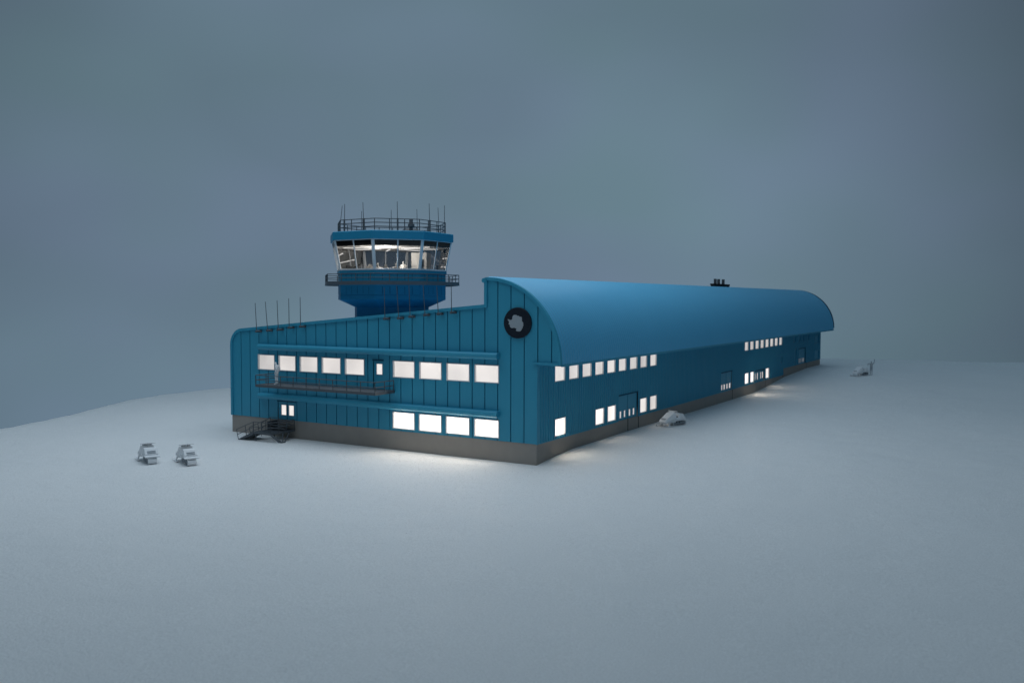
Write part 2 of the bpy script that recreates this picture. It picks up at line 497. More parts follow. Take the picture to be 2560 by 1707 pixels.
def door(plane, s0, s1, z0, z1, slits, level, leaves=2, dep=.05):
    b = MB(); n = leaves; w = (s1-s0)/n
    holes = slits
    for k in range(n):
        a, c = s0+.04+k*w*1.0, s0+(k+1)*w-.04
        cuts = sorted({a, c} | {e for h in holes for e in h[:2] if a < e < c})
        for u, v in zip(cuts, cuts[1:]):
            m = (u+v)/2; z = z0+.01
            for h in sorted([h for h in holes if h[0] <= m <= h[1]], key=lambda h: h[2]) + [(0,0,z1-.05,0)]:
                if h[2] > z: pbox(b, plane, u, v, dep, dep+.03, z, h[2])
                z = h[3]
    o = b.build('door', BLUE, bld)
    f = MB()
    pbox(f, plane, s0, s1, dep+.04, dep+.06, z0, z1)
    pbox(f, plane, s0-.02, s1+.02, -.05, .03, z1-.03, z1+.06)
    f.build('door_frame', SEAM, o)
    for h in slits:
        p = MB(); t = .025
        pbox(p, plane, h[0], h[0]+t, dep-.02, dep+.035, h[2], h[3]); pbox(p, plane, h[1]-t, h[1], dep-.02, dep+.035, h[2], h[3])
        pbox(p, plane, h[0]+t, h[1]-t, dep-.02, dep+.035, h[2], h[2]+t); pbox(p, plane, h[0]+t, h[1]-t, dep-.02, dep+.035, h[3]-t, h[3])
        p.build('slit_frame', FRAME, o)
        q = MB(); q.quad(*[put(plane, s, dep+.036, z) for s, z in ((h[0],h[2]),(h[1],h[2]),(h[1],h[3]),(h[0],h[3]))]); q.build('pane', lit(level), o)
    return o
door('front', *DOORS_F[0], [(-21.62,-21.10,1.63,2.40),(-20.86,-20.34,1.63,2.40)], .80)
door('front', *DOORS_F[1], [(-12.59,-12.06,5.02,5.77)], .78, 1)
sl = lambda y0, ys, z0=1.47, z1=2.0: [(y0+a, y0+b_, z0, z1) for a, b_ in ys]
door('side', *DOORS_S[0], sl(12.2, [(.31,.60),(1.06,1.35),(1.98,2.27),(2.74,3.04)]), .70)
door('side', *DOORS_S[1], sl(36.4, [(.20,.58),(.95,1.40),(1.86,2.28),(2.68,3.20)]), .60)
door('side', *DOORS_S[2], sl(48.15, [(.18,.52),(1.05,1.50),(2.38,2.78),(3.10,3.58)], 1.57, 2.32), .50)
door('side', *DOORS_S[3], sl(68.5, [(.30,.62),(1.05,1.35),(1.95,2.3),(2.7,3.1)], 2.25, 2.80), .22)

# rod antennas along the gable
def gable_antenna(xb, zb, lean, h):
    b = MB(); y = -.42
    b.tube((xb, y, zb-.05), (xb+lean, y, zb+h), .028, .020, seg=6)
    o = b.build('antenna', METAL, bld)
    m = MB(); m.tube((xb+.02, -.0, zb-.08), (xb, y-.10, zb-.08), .075, .085, seg=10); m.box((xb-.10,-.11,zb-.14),(xb+.12,-.0,zb-.02))
    m.build('bracket', METAL, o)
for c, z, lean, h in zip((-23.94,-22.81,-21.72,-20.63,-19.51), (7.84,7.92,8.0,8.17,8.26), (-.14,-.21,-.10,-.02,-.02), (2.02,2.04,2.05,2.03,2.04)):
    gable_antenna(c+.34, z, lean, h)
for c, z, lean, h in zip((-11.68,-10.51,-9.56,-8.35,-7.29,-6.25), (8.92,8.97,9.08,9.20,9.28,9.38), (-.05,-.17,-.10,-.15,-.12,-.03), (2.0,2.06,2.06,1.90,1.7,2.06)):
    gable_antenna(c+.22, z, lean, h)

# vent platform behind the ridge
def vents():
    b = MB()
    b.box((-6.25,51.7,11.96),(-5.75,57.6,12.14)); b.box((-6.2,51.75,9.3),(-5.8,54.7,11.96)); b.box((-6.2,55.75,9.3),(-5.8,57.55,11.96))
    o = b.build('vent_platform', BLACK, bld)
    for y in (52.75, 54.00, 55.75):
        p = MB(); p.tube((-6,y,12.14),(-6,y,12.70),.17,seg=12); p.build('exhaust_pipe', METAL, o)
    return o
vents()

# balcony along the upper windows
def rail_run(b, pts, h, posts, r=.024, mids=(.5,)):
    """posts + rails above the floor line pts"""
    for p0, p1 in zip(pts, pts[1:]):
        p0 = Vector(p0); p1 = Vector(p1); L = (p1-p0).length; n = max(1, round(L/posts))
        for i in range(n+1):
            q = p0.lerp(p1, i/n); b.tube(q, q+Vector((0,0,h)), r, seg=6)
        for k in (1.0,)+tuple(mids):
            up = Vector((0,0,h*k)); b.tube(p0+up, p1+up, r, seg=6)
def balcony():
    x0, x1, y1, z = -22.05, -10.98, -2.05, 4.02
    b = MB()
    b.box((x0,y1,z-.17),(x1,y1+.07,z+.01)); b.box((x0,-.08,z-.17),(x1,-.005,z+.01))
    b.box((x0,y1+.07,z-.17),(x0+.07,-.08,z+.01)); b.box((x1-.07,y1+.07,z-.17),(x1,-.08,z+.01))
    n = 9
    for i in range(1, n):
        x = x0+(x1-x0)*i/n; b.box((x-.03,y1+.07,z-.15),(x+.03,-.08,z-.045))
    o = b.build('balcony', METAL, bld)
    g = MB(); k = 0; x = x0+.10
    while x < x1-.1:
        g.box((x, y1+.08, z-.035), (x+.085, -.09, z)); x += .20
    for y in (-1.6,-1.1,-.6): g.box((x0+.08,y,z-.06),(x1-.08,y+.04,z-.036))
    g.build('deck_grating', GRATE, o)
    r = MB()
    rail_run(r, [(x0+.03,-.08,z),(x0+.03,y1+.03,z),(x1-.03,y1+.03,z),(x1-.03,-.08,z)],   .68, 1.25, .030)
    r.build('railing', METAL, o)
balcony()

# ------------------------------------------------------------------ round emblem on the gable
sign = tag(empty('round_sign', (-1.34,0,8.70)), 'round navy disc with a pale grey Antarctica outline on the blue gable', 'sign')
def emblem():
    b = MB(); n = 64
    def ring(r, y): return [(r*math.cos(2*math.pi*i/n)*.98, y, r*math.sin(2*math.pi*i/n)*.95) for i in range(n)]
    b.rings([ring(1,-.002), ring(1,-.10), ring(.985,-.115)], smooth=False)
    b.build('disc', NAVY, sign)
    P = [(395,705),(440,712),(465,735),(500,722),(530,714),(535,650),(545,622),(560,598),(580,582),(600,577),(630,578),(662,584),(676,600),(690,608),(705,600),(722,602),(735,614),(745,628),(775,628),(800,632),(815,644),(820,662),(820,700),(822,765),(845,780),(860,800),(862,840),(868,880),(858,900),(844,915),(850,945),(832,965),(815,985),(818,1000),(806,1018),(790,1038),(772,1050),(745,1060),(722,1055),(700,1059),(670,1052),(645,1042),(648,1015),(662,990),(645,972),(615,968),(600,955),(570,958),(545,962),(520,970),(505,958),(488,950),(475,940),(465,922),(460,900),(460,868),(440,860),(424,865),(428,835),(436,800),(430,765),(405,745)]
    pts = [((x-680)/412*.98, -(y-815)/455*.95) for x, y in P]
    c = MB(); n = len(pts)
    front = [(x,-.130,z) for x, z in pts]; back = [(x,-.1155,z) for x, z in pts]
    c.rings([back, front], cap0=False)
    c.build('continent', PALE, sign)
emblem()

# ------------------------------------------------------------------ control tower
TX, TY = -17.7, 8.06
tow = tag(empty('control_tower', (TX,TY,8.0)), 'blue octagonal control tower with slanted cab glass and rails above the low roof', 'tower')
Z0 = 8.0
def octo(r, z, n=8): return [(r*math.cos(R(22.5+45*i)), r*math.sin(R(22.5+45*i)), z-Z0) for i in range(n)]
b = MB(); b.rings([octo(3.01, 7.6), octo(3.01, 9.56)]); b.build('shaft', TOWERBLUE, tow)
b = MB(); b.rings([octo(3.02, 9.561), octo(4.36, 10.14)], cap1=False); b.build('taper', TOWERBLUE, tow)
b = MB(); b.rings([octo(4.37, 10.141), octo(4.37, 10.44), octo(4.34, 10.45), octo(4.34, 10.475), octo(4.37, 10.485), octo(4.37, 12.10)], cap0=False, cap1=False)
drum = b.build('drum', TOWERBLUE, tow)
b = MB()
for k in range(8):
    p0 = Vector(octo(4.37, 10.5)[k]); p1 = Vector(octo(4.37, 10.5)[(k+1) % 8]); nrm = ((p0+p1)/2); nrm.z = 0; nrm.normalize(); tdir = (p1-p0).normalized()
    for f in (.17,.335,.50,.665,.83):
        c = p0.lerp(p1, f)+nrm*.004
        for z0, z1 in ((2.55,3.12),(3.6,4.05)):
            b.add([c-tdir*.02+Vector((0,0,z0-2.5)), c+tdir*.02+Vector((0,0,z0-2.5)), c+tdir*.02+Vector((0,0,z1-2.5)), c-tdir*.02+Vector((0,0,z1-2.5))], [(0,1,2,3)])
b.build('joint_strip', SEAM, drum)
b = MB(); b.rings([octo(4.38, 12.102), octo(4.45, 12.14), octo(4.45, 12.30), octo(4.40, 12.34)], cap0=False, cap1=False); b.build('sill_band', TOWERBLUE, tow)
b = MB(); b.rings([octo(4.76, 14.60), octo(4.99, 14.602), octo(4.99, 15.17), octo(4.92, 15.22), octo(4.50, 15.24)], cap0=False); roofp = b.build('cab_roof', TOWERBLUE, tow)
# cab windows
GB, GT, RB0, RT0 = 12.34, 14.60, 4.41, 4.84
bot, tp = octo(RB0, GB), octo(RT0, GT)
for k in range(8):
    a0, a1 = Vector(bot[k]), Vector(bot[(k+1) % 8]); c0, c1 = Vector(tp[k]), Vector(tp[(k+1) % 8])
    nrm = (a1-a0).cross(c0-a0).normalized()
    if nrm.dot(Vector((a0.x, a0.y, 0))) < 0: nrm = -nrm
    def bar(b, p, q, w, side, dd=.055):
        # bar from p to q, width w along side
        s_ = side.normalized()*w/2; n_ = nrm*dd/2
        vs = []
        for e in (p, q): vs += [e-s_-n_, e+s_-n_, e+s_+n_, e-s_+n_]
        b.add(vs, [(0,1,2,3),(7,6,5,4),(0,4,5,1),(1,5,6,2),(2,6,7,3),(3,7,4,0)])
    b = MB(); t = (a1-a0).normalized(); upv = (c0-a0).normalized()
    bar(b, a0.lerp(a1,.5)+Vector((0,0,.10)), c0.lerp(c1,.5)-Vector((0,0,.05)), .085, t)
    bar(b, a0+t*.06+Vector((0,0,.10)), c0+t*.06-Vector((0,0,.05)), .14, t, .05)
    bar(b, a1-t*.06+Vector((0,0,.10)), c1-t*.06-Vector((0,0,.05)), .14, t, .05)
    bar(b, a0+upv*.055, a1+upv*.055, .11, upv, .08); bar(b, c0-upv*.03, c1-upv*.03, .06, upv, .05)
    o = b.build('cab_window', WHITEFRAME, tow)
    p = MB(); e = -nrm*.012
    p.quad(a0+e+upv*.1, a1+e+upv*.1, c1+e-upv*.05, c0+e-upv*.05); p.build('pane', GLASS, o)
# cab inside
b = MB(); b.rings([octo(4.32, 11.50), octo(4.32, 11.55)]); b.build('cab_floor', INTGREY, tow)
b = MB(); b.rings([octo(4.34, 11.56), octo(4.34, 12.36)], cap0=False, cap1=False); b.build('parapet_lining', INTGREY, tow)
b = MB(); b.rings([octo(4.65, 14.14), octo(4.74, 14.595)], cap0=False, cap1=False); b.build('blind_box', BLACK, tow)
b = MB(); b.rings([octo(4.63, 14.16), octo(4.63, 14.20)]); ceil_ = b.build('cab_ceiling', INTWHITE, tow)
STRIP = emit('ceiling_strip_light', (1,.95,.9), 1.7, .05)
for k in range(8):
    a = R(45*k); d = Vector((math.cos(a), math.sin(a), 0)); s_ = Vector((-d.y, d.x, 0))
    p0 = d*1.0; p1 = d*3.7; b = MB()
    vs = []
    for z in (14.12-Z0, 14.155-Z0): vs += [tuple(p0-s_*.05+Vector((0,0,z))), tuple(p0+s_*.05+Vector((0,0,z))), tuple(p1+s_*.05+Vector((0,0,z))), tuple(p1-s_*.05+Vector((0,0,z)))]
    b.add(vs, [(0,1,2,3),(4,5,6,7),(0,1,5,4),(1,2,6,5),(2,3,7,6),(3,0,4,7)]); b.build('strip_light', STRIP, ceil_)
b = MB()
def rbox(b, c, w, d, z0, z1, rot):
    ca, sa = math.cos(rot), math.sin(rot)
    P = [(c[0]+x*ca-y*sa, c[1]+x*sa+y*ca) for x, y in ((-w/2,-d/2),(w/2,-d/2),(w/2,d/2),(-w/2,d/2))]
    b.rings([[(x,y,z0-Z0) for x,y in P], [(x,y,z1-Z0) for x,y in P]])
b = MB(); rbox(b, (1.75,1.55), 1.25, 1.30, 11.56, 13.83, R(22)); core = b.build('lift_core', INTWHITE, tow, bevel=.04)
b = MB(); ca, sa = math.cos(R(22)), math.sin(R(22))
dc = (1.75+.22*ca+.67*sa, 1.55+.22*sa-.67*ca); rbox(b, dc, .34, .04, 11.6, 13.28, R(22)); b.build('doorway', BLACK, core)
# desks round the cab
b = MB()
for k in range(8):
    a = R(45*k); d = Vector((math.cos(a), math.sin(a))); s_ = Vector((-d.y, d.x))
    rbox(b, (d.x*3.55, d.y*3.55), .7, 2.3, 12.22, 12.28, a)
b.build('desk_ring', INTGREY, tow)
for x, y, rot in ((-1.9,3.0,30),(-3.0,1.7,55),(-3.2,-1.3,100),(.5,3.4,-10),(3.3,1.6,-60)):
    b = MB(); rbox(b, (x,y), .75, .10, 12.285, 12.80, R(rot)); b.build('monitor', INTGREY, tow)
for x, y, rot in ((.55,-3.3,0),(1.75,-2.95,45)):
    b = MB(); rbox(b, (x,y), .42, .32, 12.285, 12.62, R(rot)); rbox(b, (x+.1,y-.02), .2, .2, 12.62, 12.78, R(rot)); b.build('console', INTWHITE, tow)
# walkway
def ring_path(r, z): return [Vector(p) for p in octo(r, z)]
b = MB()
o1, o2, i1, i2 = octo(5.46,11.22), octo(5.46,11.50), octo(4.41,11.22), octo(4.41,11.50)
for k in range(8):
    j = (k+1) % 8
    b.add([o1[k],o1[j],o2[j],o2[k]], [(0,1,2,3)])
    q1, q2 = octo(5.39,11.22), octo(5.39,11.50)
    b.add([q1[k],q1[j],q2[j],q2[k]], [(0,1,2,3)]); b.add([o2[k],o2[j],q2[j],q2[k]], [(0,1,2,3)]); b.add([o1[k],o1[j],q1[j],q1[k]], [(0,1,2,3)])
    for f in (0,.25,.5,.75):
        p = Vector(o1[k]).lerp(Vector(o1[j]), f)+Vector((0,0,.09)); q = Vector(i1[k]).lerp(Vector(i1[j]), f)+Vector((0,0,.09)); b.tube(p*.995 if False else p, q, .05, seg=6)
wk = b.build('walkway', METAL, tow)
b = MB()
for k in range(8):
    j = (k+1) % 8
    for m in range(24):
        f0, f1 = m/24, m/24+.026
        P = [Vector(octo(5.38,11.44)[k]).lerp(Vector(octo(5.38,11.44)[j]), f) for f in (f0,f1)] + [Vector(octo(4.41,11.44)[k]).lerp(Vector(octo(4.41,11.44)[j]), f) for f in (f1,f0)]
        b.rings([P, [p+Vector((0,0,.03)) for p in P]])
b.build('deck_grating', METAL, wk)
def oct_rail(r, z, h, per_face, rr=.026, mids=(.5,)):
    b = MB(); base = ring_path(r, z)
    for k in range(8):
        j = (k+1) % 8
        for i in range(per_face):
            q = base[k].lerp(base[j], i/per_face); b.tube(q, q+Vector((0,0,h)), rr, seg=6)
        for m in (1.0,)+tuple(mids):
            b.tube(base[k]+Vector((0,0,h*m)), base[j]+Vector((0,0,h*m)), rr, seg=6)
    return b
oct_rail(5.42, 11.50, .55, 3, .028, (.45,)).build('railing', METAL, wk)
rr_ = oct_rail(4.35, 15.22, .90, 3, .034, (.68,.36)).build('roof_railing', METAL, tow)
for x, y, bx, by, zt, slv in ((-4.12,-1.05,-4.2,-1.35,17.62,0),(-1.15,-4.09,-1.2,-4.09,17.30,1),(.62,-4.09,.72,-4.09,17.33,1),(-4.1,1.28,-4.1,1.2,17.40,0),(-2.58,3.22,-2.55,3.2,17.6,0),(2.90,-2.90,2.92,-2.88,17.38,1),(-.58,4.09,-.5,4.09,17.62,0),(4.09,-.55,4.12,-.5,17.40,1),(1.57,4.09,1.7,4.09,17.64,0),(3.49,2.30,3.45,2.34,17.55,0)):
    b = MB(); b.tube((bx,by,15.22-Z0),(x,y,zt-Z0),.030,.020,seg=6); o = b.build('antenna', METAL, tow)
    if slv:
        s_ = MB(); s_.tube((bx,by,15.22-Z0),(bx,by,16.15-Z0),.065,seg=8); s_.build('sleeve', METAL, o)
b = MB(); b.tube((3.62,-2.17,15.2-Z0),(3.62,-2.17,16.12-Z0),.14,seg=10); b.box((3.5,-2.4,15.55-Z0),(3.85,-2.05,15.75-Z0)); b.build('rail_post', METAL, tow)
b = MB()
b.tube((2.3,-.5,15.24-Z0),(2.3,-.5,15.40-Z0),.95,.95,seg=24); b.tube((2.3,-.5,15.40-Z0),(2.3,-.5,15.55-Z0),.70,.55,seg=24)
b.build('roof_hatch', METAL, tow)

# ------------------------------------------------------------------ entrance stair
st = tag(empty('entrance_stair', (-21.0,0,0)), 'dark metal stair and landing below the lit double door at the building foot', 'stairs')
def stair():
    ox = -21.0
    z = .66
    b = MB(); x0, x1, y1 = -21.93-ox, -20.2-ox, -2.4
    b.box((x0,y1,z-.12),(x1,y1+.08,z+.01)); b.box((x0,-.08,z-.12),(x1,-.01,z+.01)); b.box((x0,y1+.08,z-.12),(x0+.07,-.08,z+.01)); b.box((x1-.07,y1+.08,z-.12),(x1,-.08,z+.01))
    b.build('landing_frame', METAL, st)
    g = MB(); y = y1+.10
    x = x0+.08
    while x < x1-.08:
        g.box((x,y1+.09,z-.04),(x+.05,-.09,z)); x += .12
    g.build('landing_grating', METAL, st)
    # upper steps to the door sill
    u = MB()
    for i, zz in enumerate((.82,.98,1.14,1.27)):
        u.box((x0+.02+i*0, -1.05+i*.24, zz-.05),(x1-.08, -1.05+(i+1)*.24-.01, zz))
    u.box((x0-.02,-1.05,.62),(x0+.015,-.02,1.27))
    u.build('upper_flight', METAL, st)
    # lower flight down to the snow
    f = MB(); xa, za, xb, zb = x0, z-.02, -23.45-ox, -.02
    n = 6
    for i in range(n):
        t = (i+.5)/n; xx = xa+(xb-xa)*t; zz = za+(zb-za)*t
        f.box((xx-.13,-2.38,zz-.02),(xx+.13,-1.2,zz+.02))
    for yy in (-2.42,-1.2):
        f.add([(xa,yy,za-.16),(xb,yy,zb-.10),(xb-.02,yy,zb+.04),(xa,yy,za+.03),(xa,yy+.04,za-.16),(xb,yy+.04,zb-.10),(xb-.02,yy+.04,zb+.04),(xa,yy+.04,za+.03)],
              [(0,1,2,3),(4,7,6,5),(0,4,5,1),(3,2,6,7),(1,5,6,2),(0,3,7,4)])
    f.build('lower_flight', METAL, st)
    r = MB(); h = .72; rad = .024
    for yy in (-2.4,-1.2):
        P = [(xa+(xb-xa)*t, yy, za+(zb-za)*t) for t in (0,.45,1)]
        T = [(p[0]-.20*k, p[1], p[2]+h) for p, k in zip(P, (0,.7,1.0))]
        for a, c in zip(P, T): r.tube(a, c, rad, seg=6)
        r.poly_tube(T, rad); r.poly_tube([tuple((Vector(a)+Vector(c))/2) for a, c in zip(P, T)], rad)
    rail_run(r, [(x0,y1+.03,z),(x1-.03,y1+.03,z),(x1-.03,-.06,z)], h, .85, rad)
    # sloped rail beside the wall
    W = [(-23.1-ox,-.55,.35),(-22.15-ox,-.55,.75),(-21.9-ox,-.55,.80)]
    r.tube((W[0][0],-.55,.98),(W[1][0],-.55,1.48),rad,seg=6); r.tube((W[0][0],-.55,.62),(W[1][0],-.55,1.10),rad,seg=6)
    r.tube((W[1][0],-.55,.62),(W[1][0],-.55,1.50),rad*1.3,seg=6); r.tube((W[0][0],-.55,.0),(W[0][0],-.55,1.0),rad,seg=6)
    r.tube((W[1][0],-.55,1.48),(-21.3-ox,-.55,1.52),rad,seg=6); r.tube((-21.3-ox,-.55,.66),(-21.3-ox,-.55,1.52),rad,seg=6)
    r.build('railing', METAL, st)
    # supports
    for px, py, fx, fy in ((x1-.05,y1+.05,-19.55-ox,-2.0),(x1-.05,-.5,-19.7-ox,-1.6),(x0+.05,-2.2,x0+.05,-2.2),(x0+.05,-.4,x0+.05,-.4)):
        l = MB(); l.tube((px,py,z-.1),(fx,fy,-.1),.05,seg=8); l.build('leg', METAL, st)
    s = MB(); s.tube((x1-.05,y1+.1,z-.12),(-19.6-ox,-1.95,.02),.07,seg=8); s.tube((x1-.05,-1.2,z-.12),(-19.62-ox,-1.8,.02),.05,seg=8)
    s.box((-19.75-ox,-2.1,-.1),(-19.42-ox,-1.72,.07))
    s.build('brace', METAL, st)
stair()

# ------------------------------------------------------------------ snowmobiles
def make_snowmobile():
    root = empty('snowmobile', (0,0,0))
    # local: +x forwards
    b = MB()
    def sec(x, wb, wk, wt, z0, zk, zt):   # half widths at floor, belt and top
        return [(x,-wb,z0),(x,-wk,zk),(x,-wt,zt),(x,wt,zt),(x,wk,zk),(x,wb,z0)]
    b.rings([sec(1.36,.30,.34,.28,.40,.45,.51), sec(1.20,.38,.44,.33,.36,.49,.62), sec(.22,.44,.53,.40,.36,.78,1.17), sec(.0,.44,.52,.40,.38,.78,1.14), sec(-.07,.40,.46,.32,.40,.60,.78)])
    b.build('body', MODEL, root, bevel=.02)
    b = MB(); b.rings([sec(-.08,.34,.40,.26,.56,.62,.72), sec(-.48,.40,.44,.30,.56,.64,.76), sec(-.60,.44,.47,.41,.56,.72,1.06), sec(-1.00,.44,.47,.41,.56,.72,1.06), sec(-1.30,.43,.46,.40,.58,.64,.70)])
    b.build('seat', MODEL, root, bevel=.02)
    b = MB(); b.rings([[(x,-w_,z),(x,w_,z),(x,w_,z+.07),(x,-w_,z+.07)] for x, w_, z in ((-.08,.46,.48),(-1.3,.48,.54),(-1.58,.48,.50))])
    b.build('tunnel', MODEL, root)
    b = MB(); b.box((-.46,-.27,.70),(-.10,.27,.84)); b.build('footwell_shade', GAPSHADE, root)  # added dark block, stands for the shade between hood and seat
    # track loop
    b = MB(); n = 28; pr = []
    L, r = .60, .23
    for i in range(n):
        t = i/n*2*math.pi; cx = (L if math.cos(t) > 0 else -L)
        pr.append((-.72+cx+r*math.cos(t)*1.15, .25+r*math.sin(t)))
    b.rings([[(x,-.29,z) for x, z in pr], [(x,.29,z) for x, z in pr]], cap0=False, cap1=False)
    t_ = b.build('track', MODEL, root)
    sm = t_.modifiers.new('thick', 'SOLIDIFY'); sm.thickness = .05
    for y in (-.25,.25):
        w = MB()
        for x in (-1.32,-.95,-.5,-.1): w.tube((x,y-.03,.25),(x,y+.03,.25),.13,seg=14)
        w.box((-1.35,y-.02,.16),(-.1,y+.02,.22)); w.build('wheel_row', SHADE, t_)
    b = MB(); b.box((-1.2,-.17,.30),(.1,.17,.50)); b.build('drive_housing', GAPSHADE, root)  # coloured dark for the shade seen through the track opening
    for y in (-.48,.48):
        s = MB(); z = .03
        pts = [(1.55,.20),(1.42,.08),(1.25,.035),(.45,.03),(.35,.06)]
        s.rings([[(x,y-.10,zz),(x,y+.10,zz),(x,y+.10,zz+.035),(x,y-.10,zz+.035)] for x, zz in pts]); 
        k = s.build('ski', MODEL, root)
        m = MB(); m.tube((.85,y,.05),(.80,y*.80,.45),.045,seg=8); m.tube((1.0,y,.06),(.62,y*.7,.40),.03,seg=8); m.box((.7,y-.05,.06),(1.05,y+.05,.11)); m.build('ski_leg', MODEL, k)
    w = MB(); w.add([(.22,-.34,1.165),(.22,.34,1.165),(.0,.30,1.25),(.0,-.30,1.25),(.18,-.34,1.16),(.18,.34,1.16),(-.04,.30,1.235),(-.04,-.30,1.235)],
                    [(0,1,2,3),(4,7,6,5),(0,4,5,1),(1,5,6,2),(2,6,7,3),(3,7,4,0)]); w.build('windscreen', MODEL, root)
    h = MB(); h.tube((.04,0,1.0),(-.10,0,1.28),.04); h.tube((-.10,-.50,1.29),(-.10,.50,1.29),.038); h.build('handlebar', MODEL, root)
    g = MB()
    for z, x in ((.66,1.16),(.72,1.09)): g.box((x-.03,-.22,z-.015),(x+.035,.22,z+.015))
    g.build('headlight', SHADE, root)
    k = MB()
    for z, x in ((.78,-1.235),(.88,-1.155)): k.box((x-.05,-.27,z-.025),(x+.04,.27,z+.02))
    k.build('rear_rack', SHADE, root)
    return root
GRP = 'white model snowmobiles on the snow'
MOBS = [(-21.55,-11.37,R(155),'white snowmobile in the open snow, the one farther from the stair and building'),
        (-19.0,-10.51,R(155),'white snowmobile seen from behind between its twin and the grey plinth'),
        (1.73,18.5,R(251),'white snowmobile parked against the long side wall by the tall double door'),
        (7.9,65.6,R(247),'small blurred snowmobile far off on the snow beside a standing figure')]
proto = None
for (x, y, hd, lab) in MOBS:
    o = make_snowmobile() if proto is None else copy_tree(proto)
    proto = proto or o
    z = ground(x, y)
    dx, dy = math.cos(hd), math.sin(hd)
    pitch = -math.atan2(ground(x+dx, y+dy)-ground(x-dx, y-dy), 2)
    o.location = (x, y, z-.02); o.rotation_euler = (0, pitch, hd); o.scale = (.9,.9,.9)
    tag(o, lab, 'snowmobile', GRP)

# ------------------------------------------------------------------ people
def person(name, loc, rz, pose, label, mat=MODEL, H=1.62, legs=True):
    """skinned figure; local +x is where the figure faces"""
    k = H/1.75
    J = dict(pel=(0,0,.95), wst=(0,0,1.10), chest=(.01,0,1.30), neck=(0,0,1.47), chin=(.03,0,1.55), head=(.025,0,1.66), crown=(.01,0,1.73),
             hipL=(0,.10,.90), hipR=(0,-.10,.90), kneL=(.02,.11,.50), kneR=(.02,-.11,.50), ankL=(-.02,.11,.09), ankR=(-.02,-.11,.09), toeL=(.17,.13,.04), toeR=(.17,-.13,.04),
             shL=(0,.19,1.41), shR=(0,-.19,1.41), elL=(-.03,.25,1.14), elR=(-.03,-.25,1.14), wrL=(.06,.24,.90), wrR=(.06,-.24,.90), haL=(.09,.22,.80), haR=(.09,-.22,.80), nose=(.125,0,1.645))
    J.update(pose)
    rad = dict(pel=.145, wst=.125, chest=.15, neck=.055, chin=.07, head=.095, crown=.06, hipL=.09, hipR=.09, kneL=.062, kneR=.062, ankL=.042, ankR=.042, toeL=.035, toeR=.035,
               shL=.065, shR=.065, elL=.048, elR=.048, wrL=.034, wrR=.034, haL=.038, haR=.038, nose=.018)
    E_ = [('pel','wst'),('wst','chest'),('chest','neck'),('neck','chin'),('chin','head'),('head','crown'),('head','nose'),('pel','hipL'),('pel','hipR'),('hipL','kneL'),('hipR','kneR'),('kneL','ankL'),('kneR','ankR'),('ankL','toeL'),('ankR','toeR'),
          ('chest','shL'),('chest','shR'),('shL','elL'),('shR','elR'),('elL','wrL'),('elR','wrR'),('wrL','haL'),('wrR','haR')]
    names = list(J); V = [Vector(J[n])*k for n in names]; R_ = [rad[n]*k for n in names]
    idx = {n: i for i, n in enumerate(names)}; E2 = [(idx[a], idx[c]) for a, c in E_]
    # fingers and thumbs
    for s_, sg in (('L', 1), ('R', -1)):
        ha, wr = Vector(J['ha'+s_]), Vector(J['wr'+s_]); d = (ha-wr).normalized(); side = d.cross(Vector((0, 1, 0)))
        side = side.normalized() if side.length > .1 else Vector((1, 0, 0))
        for m, ln in enumerate((.075,.088,.082,.065)):
            p = ha+side*(.030-.02*m); q = p+d*ln*.6; e = q+d*ln*.4+Vector((.012,0,0))
            i0 = len(V); V += [q*k, e*k]; R_ += [.0095*k, .008*k]; E2 += [(idx['ha'+s_], i0), (i0, i0+1)]
        p = wr.lerp(ha, .6)+side*.05; i0 = len(V); V += [p*k, (p+d*.05)*k]; R_ += [.011*k, .009*k]; E2 += [(idx['ha'+s_], i0), (i0, i0+1)]
    me = bpy.data.meshes.new(name); me.from_pydata([tuple(v) for v in V], E2, [])
    o = bpy.data.objects.new(name, me); col.objects.link(o); me.materials.append(mat)
    s_ = o.modifiers.new('skin', 'SKIN'); s_.use_smooth_shade = True
    for i, sv in enumerate(me.skin_vertices[0].data):
        sv.radius = (R_[i], R_[i]); sv.use_root = (i == 0)
    u = o.modifiers.new('sub', 'SUBSURF'); u.levels = 2; u.render_levels = 2
    o.location = loc; o.rotation_euler = (0, 0, rz)
    tag(o, label, 'person', 'small white figures')
    return o
# man on the balcony: leans back a little, head bent down, hands at the pockets
person('person', (-20.72,-1.26,4.02), R(195), dict(head=(.09,0,1.62), crown=(.09,0,1.70), chin=(.075,0,1.53), neck=(.02,0,1.46), nose=(.185,0,1.585), chest=(-.03,0,1.30), pel=(-.02,0,.95),
       elL=(-.16,.24,1.15), elR=(-.16,-.24,1.15), wrL=(-.03,.20,.95), wrR=(-.03,-.20,.95), haL=(.03,.18,.87), haR=(.03,-.18,.87), shL=(-.03,.18,1.40), shR=(-.03,-.18,1.40)),
       'white figure standing on the front balcony with head bowed', H=1.68)
FX, FY = 8.9, 67.2
person('person', (FX,FY,ground(FX,FY)-.02), R(250), dict(elL=(.05,.38,1.58), wrL=(.10,.44,1.86), haL=(.12,.47,1.96), elR=(.02,-.42,1.40), wrR=(.16,-.36,1.20), haR=(.22,-.30,1.14)),
       'pale figure with one arm raised standing beside the farthest snowmobile', SHADE, H=1.75)
person('person', (TX+1.15,TY+.05,11.55), R(-60), {}, 'small white figure standing before the white core inside the tower cab', INTWHITE, H=1.60)
